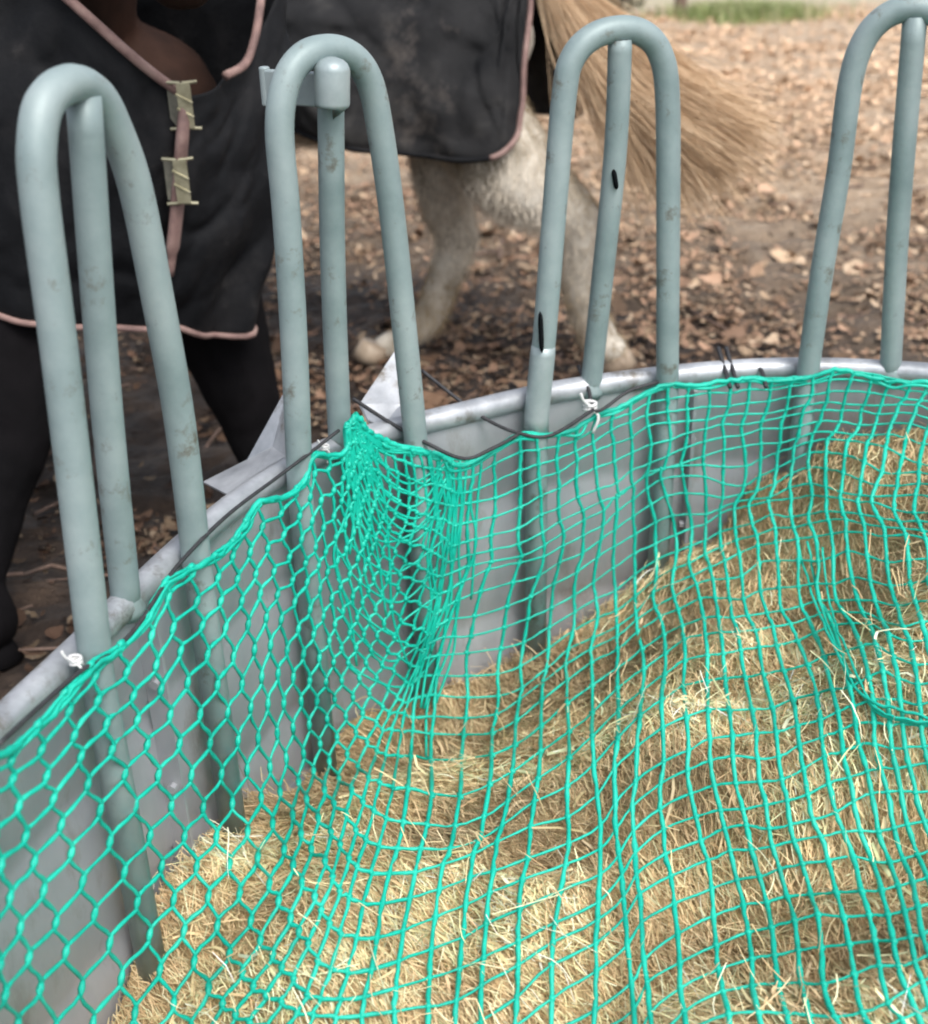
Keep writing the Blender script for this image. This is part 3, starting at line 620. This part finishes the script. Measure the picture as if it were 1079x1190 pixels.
def coat_hair(o, n, zmax, L, pal, parent):
    V = np.empty(len(o.data.vertices)*3); o.data.vertices.foreach_get('co', V); V = V.reshape(-1, 3); Nn = np.empty(len(V)*3); o.data.vertices.foreach_get('normal', Nn); Nn = Nn.reshape(-1, 3)
    k = np.where((V[:, 2] < zmax) & (V[:, 2] > .06))[0]; k = k[RNG.integers(0, len(k), n)]; P = V[k]+RNG.standard_normal((n, 3))*.005; d = Nn[k]*.45+np.array([0, 0, -.9])+RNG.standard_normal((n, 3))*.28; d /= np.linalg.norm(d, axis=1)[:, None]
    sd_ = np.cross(d, RNG.standard_normal((n, 3))); sd_ /= np.linalg.norm(sd_, axis=1)[:, None]; l = (L*(.5+RNG.random(n)))[:, None]; Q = []
    for t in (0, .5, 1): c = P+d*l*t+np.array([0, 0, -.3])*l*t*t; Q += [c-sd_*.0009*(1.1-t), c+sd_*.0009*(1.1-t)]
    mud_ = np.clip(.5+1.4*fbm(P[:, 0]*7+P[:, 1]*5, P[:, 2]*7, 711, 3)+.35*(P[:, 2] < .3), 0, 1)[:, None]; T_ = np.array(pal[0])*(1-mud_)+np.array(pal[1])*mud_
    quads('coat_hair', np.stack(Q, 1), G['tail'], T_*(.8+.4*RNG.random(n))[:, None], parent=o, segs=2)
def hoof(c, r, d, mat, parent):
    m = MB(); d = np.array([d[0], d[1], 0.]); d /= np.linalg.norm(d)
    m.tube([c+[0, 0, .055]-d*.012, c+[0, 0, .03], c+[0, 0, .0]+d*.01], [r*.8, r*.93, r*1.08], 18, up=tuple(d), ell=(1.12, 1.0)); return m.build('hoof', mat, parent)
def gz(x, y): return float(gh(np.array(float(x)), np.array(float(y))))
def P3(px_, py_, Y): return at(px_, py_, Y)
# --- pale horse walking left, behind the feeder
pale = empty('horse', (-.3, 4.1, 0)); tag(pale, 'cream pony in a faded charcoal rug swishing its blond tail behind the feeder', 'horse')
m = MB()
hipN = np.array([.06, 3.98, 1.0]); hipF = np.array([-.02, 4.15, 1.0])
nf = atz(712, 424, 0.02); ff = atz(432, 410, .02)
# near hind: stifle, gaskin, hock, cannon, fetlock, hoof
limb(m, [hipN, P3(545, 110, 3.86), P3(592, 196, 3.74), P3(642, 234, 3.73), P3(672, 262, 3.74), P3(674, 325, 3.76), P3(690, 380, 3.78), P3(703, 402, 3.78), nf+[-.01, 0, .05]], [.16, .16, .145, .105, .072, .056, .062, .048, .054])
limb(m, [P3(672, 225, 3.75), P3(686, 248, 3.76), P3(682, 285, 3.77)], [.016, .034, .02])
limb(m, [hipF, P3(525, 110, 3.98), P3(515, 190, 3.95), P3(520, 240, 3.97), P3(530, 280, 4.0), P3(516, 325, 4.0), P3(496, 372, 4.02), P3(478, 392, 4.02), P3(448, 404, 4.0)], [.16, .15, .105, .082, .068, .054, .056, .045, .048])
limb(m, [P3(545, 255, 4.0), P3(546, 278, 4.01), P3(534, 300, 4.01)], [.016, .032, .018])
# trunk, neck, head (toward the left and away)
body = [np.array(p) for p in ((.10, 4.02, .98), (.0, 4.04, .95), (-.25, 4.12, .92), (-.6, 4.25, .90), (-.9, 4.36, .90), (-1.08, 4.45, .95))]
limb(m, body, [.15, .21, .25, .26, .25, .18], 20)
limb(m, [np.array((-1.0, 4.42, 1.0)), np.array((-1.25, 4.55, 1.2)), np.array((-1.42, 4.64, 1.42))], [.2, .14, .11], 16)
limb(m, [np.array((-1.42, 4.64, 1.44)), np.array((-1.6, 4.73, 1.3)), np.array((-1.74, 4.8, 1.13)), np.array((-1.8, 4.83, 1.05))], [.105, .095, .065, .06], 14)
fn = np.array([-.93, 4.28, 0]); f2 = np.array([-1.12, 4.55, 0])
limb(m, [fn+[0.05, 0, .9], fn+[0, 0, .6], fn+[0, 0, .42], fn+[0, 0, .25], fn+[0, 0, .1], fn+[-.02, 0, .06]], [.13, .07, .05, .034, .038, .042])
limb(m, [f2+[0.05, 0, .9], f2+[0, 0, .6], f2+[0, 0, .42], f2+[0, 0, .25], f2+[0, 0, .1], f2+[-.02, 0, .06]], [.13, .07, .05, .034, .038, .042])
for s_ in (-1, 1): limb(m, [np.array((-1.40, 4.64+.06*s_, 1.5)), np.array((-1.39, 4.65+.07*s_, 1.62))], [.03, .008], 8)
pb = skin(m, 'body', G['dun'], pale, .014, 5)
coat_hair(pb, 60000, .85, .015, ((.88, .82, .71), (.34, .26, .155)), pale)
hoof(nf+[.01, 0, -.01], .052, (1, -.25), G['hoof'], pale); hoof(P3(432, 411, 3.96)+[0, 0, -.02], .050, (-1, -.1), G['hoof'], pale)
hoof(fn+[-.03, 0, gz(*fn[:2])], .05, (-1, .4), G['hoof'], pale); hoof(f2+[-.03, 0, gz(*f2[:2])], .05, (-1, .4), G['hoof'], pale)
for s_ in (-1, 1): m = MB(); m.add(*ball(np.array((-1.53, 4.69+.085*s_, 1.4)), .018)); m.build('eye', G['eye'], pale)
# rug: drapes from the spine to a hem either side, closed over the rump
def rug_near(Yb):
    # outline of the hem as seen, at the flank's distance
    return [P3(x, y, Y) for x, y, Y in ((616, -60, 3.74), (613, 0, 3.70), (610, 70, 3.66), (606, 130, 3.62), (596, 165, 3.58), (570, 183, 3.56), (520, 186, 3.56), (470, 178, 3.60), (420, 172, 3.66), (370, 163, 3.74), (330, 150, 3.84), (270, 132, 3.98), (200, 110, 4.12))]
hemN = spl(rug_near(0), 8); K = len(hemN)
spine = spl([np.array(p) for p in ((.215, 3.90, 1.22), (.21, 3.905, 1.225), (.205, 3.91, 1.23), (.19, 3.92, 1.235), (.16, 3.93, 1.24), (.1, 3.93, 1.245), (-.05, 3.97, 1.235), (-.2, 4.04, 1.22), (-.38, 4.11, 1.21), (-.55, 4.2, 1.21), (-.7, 4.27, 1.22), (-.88, 4.35, 1.24), (-1.02, 4.42, 1.26))], 8)
rows = []; T = 44
nrm = np.array([-.42, -.9, 0]); nrm /= np.linalg.norm(nrm)
for t in np.linspace(0, 1, T):
    e = t; bulge = math.sin(math.pi*min(1, t*1.0))**.7*.13
    r_ = spine*(1-e**1.25)+hemN*e**1.25; r_ = r_+nrm*bulge*np.linspace(.6, 1, K)[:, None]; r_[:, 2] += .06*math.sin(math.pi*t)*1.0
    fold = .010*np.sin(np.linspace(0, 26, K)+3*t)*t; r_ = r_+nrm*fold[:, None]; rows.append(r_)
rows = np.array(rows); S_, T_ = np.meshgrid(np.linspace(0, 1, K), np.linspace(0, 1, T))
rows += nrm*((-.016*np.exp(-((fbm(S_*10+T_*4, T_*2.5-S_*3, 511, 2))/.09)**2)-.012*np.exp(-((fbm(S_*12-T_*5, T_*3+S_*2, 512, 2))/.08)**2))*np.clip(T_*4, 0, 1)*np.clip((1-T_)*8, 0, 1))[..., None]
rows[1:, :] += nrm*(.034*fbm(np.linspace(0, 9, K)[None]+0*np.arange(T-1)[:, None], np.arange(T-1)[:, None]*.15+0*np.linspace(0, 9, K)[None], 61, 3))[..., None]
far = rows.copy(); axis = np.array([-.9, .42, 0]); axis /= np.linalg.norm(axis); nf_ = np.array([-axis[1], axis[0], 0])
base = np.array([.1, 3.93, 0]); dd = ((rows-base)@nf_)[..., None]; far = rows-2*dd*nf_
allr = np.concatenate([far[::-1][:-1], rows], 0); m = MB(); R_, K_ = allr.shape[:2]
m.add(allr.reshape(-1, 3), [(i*K_+j, i*K_+j+1, (i+1)*K_+j+1, (i+1)*K_+j) for i in range(R_-1) for j in range(K_-1)])
rug = m.build('rug', G['rug'], pale); mod(rug, 'SOLIDIFY', thickness=.006); mod(rug, 'SUBSURF', levels=1, render_levels=1)
m = MB(); m.tube(rows[-1][:41]+[0.0, -.006, 0], .0085, 8); m.tube(far[-1][:41]+[0, .006, 0], .0085, 8); m.build('rug_binding', G['trim'], rug)
m = MB(); m.tube(rows[-1][40:]+[0.0, -.003, 0], .008, 8); m.build('rug_hem', G['rug_dark'], rug)
# tail: many long hairs swung out to the right
def tail():
    n = 26000; a = RNG.standard_normal(n)*.5; b = RNG.standard_normal(n)*.5; u = RNG.random(n)
    k0 = np.array([.27, 3.80, 1.17]); c1 = P3(690, 20, 3.74); c2 = P3(725, 120, 3.66)
    e0, e1, e2 = P3(868, 140, 3.55), P3(850, 235, 3.55), P3(765, 240, 3.6)
    E_ = (1-u)[:, None]*e0+u[:, None]*e1; E_ = np.where((u > .7)[:, None], e1+(e2-e1)*((u-.7)/.3)[:, None], E_)
    E_ = E_+np.stack([a*.13, b*.12, RNG.standard_normal(n)*.05], -1)
    sp = np.stack([a, b, RNG.standard_normal(n)*.3], -1)
    c = [k0+sp*.022, c1+sp*[.075, .05, .04], c2+sp*[.11, .06, .06]+(E_-c2)*.22+[.0, 0, .015], E_]
    c = [np.broadcast_to(q, (n, 3)) for q in c]; V = []; s_ = RNG.standard_normal((n, 3)); s_ /= np.linalg.norm(s_, axis=1)[:, None]; sg = 9
    dn_ = (RNG.random(n) < .42)[:, None]; hangp = P3(742, 215, 3.68)+np.stack([a*.12, b*.06, RNG.standard_normal(n)*.07], -1); E_ = np.where(dn_, hangp, E_)
    cut = .45+.55*RNG.random(n)
    for i in range(sg+1):
        t = (i/sg*cut)[:, None]; p = (1-t)**3*c[0]+3*(1-t)**2*t*c[1]+3*(1-t)*t*t*c[2]+t**3*c[3]; p = p+t*(.022*np.sin(t*6+a[:, None]*7)*s_+.03*np.stack([fbm(a*3+i*.25, b*3, 601, 2), fbm(a*3+i*.25, b*3, 602, 2), fbm(a*3+i*.25, b*3, 603, 2)], -1))
        V += [p-s_*.0006, p+s_*.0006]
    pal = np.array([(.58, .46, .33), (.50, .38, .26), (.66, .54, .40), (.44, .32, .21), (.55, .43, .31)])
    return quads('tail', np.stack(V, 1), G['tail'], pal[RNG.integers(0, 5, n)]*[1.16, 1.08, .98]*(.85+.25*RNG.random(n))[:, None], parent=pale, segs=sg)
tail(); settle(pale)
# --- dark horse facing the feeder, left
dark = empty('horse', (-1.2, 3.0, 0)); tag(dark, 'dark bay horse in a black rug with pink binding standing chest-on at left', 'horse')
m = MB()
def col_leg(foot, knee, elbow):
    """foreleg joints from elbow to the ground"""
    return [elbow, knee*.35+elbow*.65, knee, knee*.55+foot*.45, foot+[0, 0, .12], foot+[.03, -.03, .05]]
g1 = atz(-28, 735, .02); k1 = at(16, 440, 2.50); e1 = np.array((-1.05, 2.72, .95))
g2 = atz(322, 585, .02); k2 = at(272, 425, 2.86); e2 = np.array((-.72, 2.95, .95))
limb(m, col_leg(g1, k1, e1), [.2, .15, .085, .062, .066, .065]); limb(m, col_leg(g2, k2, e2), [.2, .14, .085, .058, .066, .065])
trunk = [np.array(p) for p in ((-.86, 2.82, 1.0), (-1.0, 2.95, 1.0), (-1.35, 3.2, .98), (-1.8, 3.5, 1.0), (-2.25, 3.8, 1.02), (-2.45, 3.95, 1.05))]
limb(m, trunk, [.19, .29, .34, .35, .32, .22], 22)
limb(m, [np.array((-.95, 2.92, 1.12)), np.array((-.80, 2.78, 1.36)), np.array((-.68, 2.62, 1.60))], [.26, .18, .14], 18)
limb(m, [np.array((-.68, 2.62, 1.62)), np.array((-.58, 2.48, 1.55)), np.array((-.48, 2.30, 1.40)), np.array((-.44, 2.22, 1.30))], [.13, .12, .08, .07], 16)
for s_ in (-1, 1): limb(m, [np.array((-.72+.06*s_, 2.64+.05*s_, 1.72)), np.array((-.73+.075*s_, 2.64+.06*s_, 1.86))], [.035, .01], 8)
for dx, dy in ((-2.15, 3.55), (-2.5, 3.95)):
    g_ = np.array([dx, dy, 0.]); limb(m, [g_+[.1, 0, 1.0], g_+[.12, -.02, .72], g_+[-.02, .02, .52], g_+[0, 0, .3], g_+[.02, 0, .11], g_+[.05, -.03, .05]], [.2, .13, .065, .045, .05, .054])
skin(m, 'body', G['bay'], dark, .017, 5)
for c in (g1*[1, 1, 0]+[.03, -.03, 0], g2*[1, 1, 0]+[.03, -.03, 0], np.array((-2.1, 3.52, 0)), np.array((-2.45, 3.92, 0))): hoof(c+[0, 0, gz(c[0], c[1])], .06, (.7, -.7), G['black_coat'], dark)
for s_ in (-1, 1): m = MB(); m.add(*ball(np.array((-.60+.085*s_, 2.50+.07*s_, 1.60)), .02)); m.build('eye', G['eye'], dark)
# black lower legs (points) worn over the bay body as slightly larger skins
for f_, k_, e_ in ((g1, k1, e1), (g2, k2, e2)):
    m = MB(); J = col_leg(f_, k_, e_); limb(m, [J[1]*.8+J[0]*.2]+J[2:], [.172, .100, .072, .078, .078]); skin(m, 'black_leg', G['black_coat'], dark, .012, 3)
m = MB(); n_ = 40
for k in range(n_):
    t = k/n_; p = np.array((-.95, 2.95, 1.42))*(1-t)+np.array((-.72, 2.66, 1.76))*t+RNG.standard_normal(3)*.01
    m.tube([p, p+[-.06, .02, .02], p+[-.12, .0, -.08], p+[-.13, -.02, -.18]], [.012, .012, .01, .003], 6)
m.build('mane', G['black_coat'], dark)
m = MB()
for k in range(60):
    q = RNG.standard_normal(3)*.03; m.tube(spl([np.array((-2.62, 4.08, 1.18))+q*.3, np.array((-2.72, 4.15, .95))+q, np.array((-2.72, 4.16, .5))+q*1.5], 4), [.008]*8+[.003], 5)
m.build('tail', G['black_coat'], dark)
# rug 1: sheet wrapped round shoulder and chest; left panel, chest, right panel. hem line and neckline as seen
hem = [((-1.95, 3.0), .62), ((-1.55, 2.68), .61)]+[((q[0], q[1]), q[2]) for q in (at(-130, 345, 2.50), at(-40, 356, 2.46), at(35, 374, 2.45), at(100, 380, 2.46), at(160, 381, 2.48), at(205, 380, 2.53), at(246, 390, 2.62), at(291, 372, 2.78))]+[((-.9, 3.4), .62), ((-1.5, 3.95), .60)]
top = [(-2.0, 3.10, 1.30), (-1.6, 2.80, 1.34)]+[tuple(at(x, y, Y)) for x, y, Y in ((-120, -90, 2.62), (20, -50, 2.52), (90, 8, 2.48), (150, 62, 2.48), (215, 112, 2.52), (272, 84, 2.66), (300, 30, 2.80), (310, -60, 2.98))]+[(-.95, 3.38, 1.34), (-1.55, 3.85, 1.34)]
hm = spl(np.array([(x, y, z) for (x, y), z in hem]), 7); tp = spl(np.array(top), 7); K = len(hm); rows = []; T = 40
cn = np.array([-1.2, 3.2, 0])
for t in np.linspace(0, 1, T):
    r_ = hm*(1-t)+tp*t; out = r_-cn; out[:, 2] = 0; out /= np.linalg.norm(out, axis=1)[:, None]
    r_ = r_+out*(.05*math.sin(math.pi*t)+.007*np.sin(np.linspace(0, 40, K)+4*t)*(1-t))[:, None]
    r_ = r_+out*(.036*fbm(np.linspace(0, 14, K), np.full(K, t*2.5), 71, 3))[:, None]; rows.append(r_)
rows = np.array(rows)
S_, T_ = np.meshgrid(np.linspace(0, 1, K), np.linspace(0, 1, T)); oc = rows-cn; oc[..., 2] = 0; oc /= np.linalg.norm(oc, axis=-1)[..., None]
cre = -.012*np.exp(-((fbm(S_*9+T_*3, T_*2.2-S_*4, 501, 2))/.09)**2)-.010*np.exp(-((fbm(S_*14-T_*4, T_*3, 502, 2))/.08)**2)
rows += oc*(cre*np.clip(np.minimum(T_, 1-T_)*6, 0, 1))[..., None]
m = MB(); m.add(rows.reshape(-1, 3), [(i*K+j, i*K+j+1, (i+1)*K+j+1, (i+1)*K+j) for i in range(T-1) for j in range(K-1)])
rug1 = m.build('rug', G['rug_dark'], dark); mod(rug1, 'SOLIDIFY', thickness=.007); mod(rug1, 'SUBSURF', levels=1, render_levels=1)
def onrug(x, y, lift=.012):
    """nearest rug surface point under a sight line"""
    r = ray(x, y); r /= np.linalg.norm(r); V = rows.reshape(-1, 3)-EYE; t = V@r; d = np.linalg.norm(V-t[:, None]*r, axis=1); near = d < d.min()+.02
    i = np.where(near)[0][np.argmin(t[near])]; return EYE+r*(t[i]-lift)
m = MB()
m.tube(spl([onrug(x, y) for x, y in ((48, -30), (90, 8), (120, 35), (150, 62), (182, 88), (213, 110))], 5), .010, 8)
m.tube(spl([onrug(x, y) for x, y in ((306, -30), (302, 10), (296, 45), (285, 74), (262, 88))], 5), .009, 8)
q = [onrug(x, y, .016) for x, y in ((216, 120), (212, 160), (209, 200), (206, 240), (202, 280), (197, 320))]
m.tube(spl(q, 5), [.019]*12+[.020]*10+[.014]*4, 8, ell=(1.0, .6))
m.tube(spl(rows[0]*1.0+[0, 0, .0], 1)+[0, -.004, 0], .007, 8)
m.build('rug_binding', G['trim'], rug1)
for cy_, h_ in ((122, 30), (210, 30)):
    m = MB(); c = onrug(214 if cy_ < 200 else 210, cy_, .03); dz = h_/2/1450*2.6*1.6
    m.box(c+[-.018, .012, 0], .026, .006, dz*1.8); m.build('webbing_strap', G['strap'], rug1, smooth=False)
    m = MB()
    for s_ in (-1, 1):
        for e_ in (-1, 1): m.tube([c+[e_*.002, -.006, s_*dz*.95], c+[e_*.030, -.003, s_*dz*1.0]], .0034, 8)
    m.box(c+[.004, -.007, 0], .026, .006, dz*1.9); m.tube([c+[-.012, -.009, dz*.5], c+[.018, -.010, dz*.1]], .0032, 6); m.tube([c+[-.012, -.009, -.1*dz], c+[.018, -.010, -dz*.5]], .0032, 6)
    m.build('buckle', G['brass'], rug1, smooth=False)
settle(dark)
# ------------------------------------------------------------------ background
def bare_tree(loc, h, r):
    t = empty('bare_tree', loc); L_ = np.array(loc, float); m = MB()
    m.tube(spl([L_+[0, 0, -.1], L_+[.03, 0, h*.3], L_+[-.05, .04, h*.65], L_+[.04, 0, h]], 6), np.linspace(r, r*.35, 19), 12); m.build('trunk', G['bark'], t); c = MB()
    for k in range(26):
        z = h*(.45+.55*random.random()); a = random.random()*6.28; l = .4+random.random()*.9; p0 = L_+[0, 0, z]; d = np.array([math.cos(a), math.sin(a), .7])
        p1 = p0+d*l*.5; p2 = p0+d*l+[0, 0, .2]; c.tube(spl([p0, p1, p2], 4), np.linspace(r*.3, .006, 9), 6)
        for q in range(4):
            d2 = d+RNG.standard_normal(3)*.6; c.tube([p1, p1+d2*l*.25, p1+d2*l*.5], [.01, .007, .003], 4)
    c.build('crown', G['bark'], t); settle(t); return t
tr = bare_tree((2.55, 14.9, 0), 3.4, .075); tag(tr, 'slim bare tree trunk rising at the far edge of the leafy paddock', 'tree')
def tufts(n, cx, cy, sx, sy, name):
    X = cx+sx*RNG.standard_normal(n); Y = cy+sy*RNG.standard_normal(n); a = RNG.random(n)*6.283; h = .06+.12*RNG.random(n); V = []
    for t in (0, .5, 1):
        for e_ in (-1, 1): V.append(np.stack([X+np.cos(a)*(h*.5*t*t)+e_*.006*(1-t*.8)*np.sin(a), Y+np.sin(a)*(h*.5*t*t)-e_*.006*(1-t*.8)*np.cos(a), gh(X, Y)+h*t], -1))
    pal = np.array([(.16, .26, .07), (.24, .32, .10), (.33, .36, .15), (.45, .42, .24)]); return quads(name, np.stack(V, 1), G['grass'], pal[RNG.integers(0, 4, n)], segs=2)
tag(tufts(4200, 3.25, 14.7, .36, .30, 'grass'), kind='stuff')
def bush(loc, s_, n, label):
    t = empty('shrub', loc); L_ = np.array(loc, float); m = MB()
    for k in range(9):
        a = random.random()*6.28; m.tube([L_, L_+np.array([math.cos(a)*.4, math.sin(a)*.4, .5])*s_, L_+np.array([math.cos(a)*.7, math.sin(a)*.7, .9])*s_], [.02, .012, .004], 5)
    m.build('stem', G['bark'], t)
    d = RNG.standard_normal((n, 3)); d /= np.linalg.norm(d, axis=1)[:, None]; c = L_+d*(RNG.random(n)**.4)[:, None]*np.array([.9, .7, .55])*s_*(.7+.5*np.abs(noise2(d[:, 0]*4, d[:, 1]*4+d[:, 2]*3, 4)))[:, None]+[0, 0, .55*s_]
    u = RNG.standard_normal((n, 3))*.03; v = RNG.standard_normal((n, 3))*.02; V = np.stack([c-u-v, c-u+v, c+u-v, c+u+v], 1)
    pal = np.array([(.20, .20, .12), (.34, .31, .22), (.13, .14, .08), (.42, .38, .28)]); quads('foliage', V, G['grass'], pal[RNG.integers(0, 4, n)], parent=t); settle(t); tag(t, label, 'shrub')
bush((1.45, 13.6, 0), .75, 2600, 'grey green straggly shrub at the far edge just left of the slim trunk')
S.render.engine = 'CYCLES'; S.cycles.pixel_filter_type = 'BLACKMAN_HARRIS'; S.cycles.filter_width = 2.0
S.render.resolution_x = 928; S.render.resolution_y = 1024
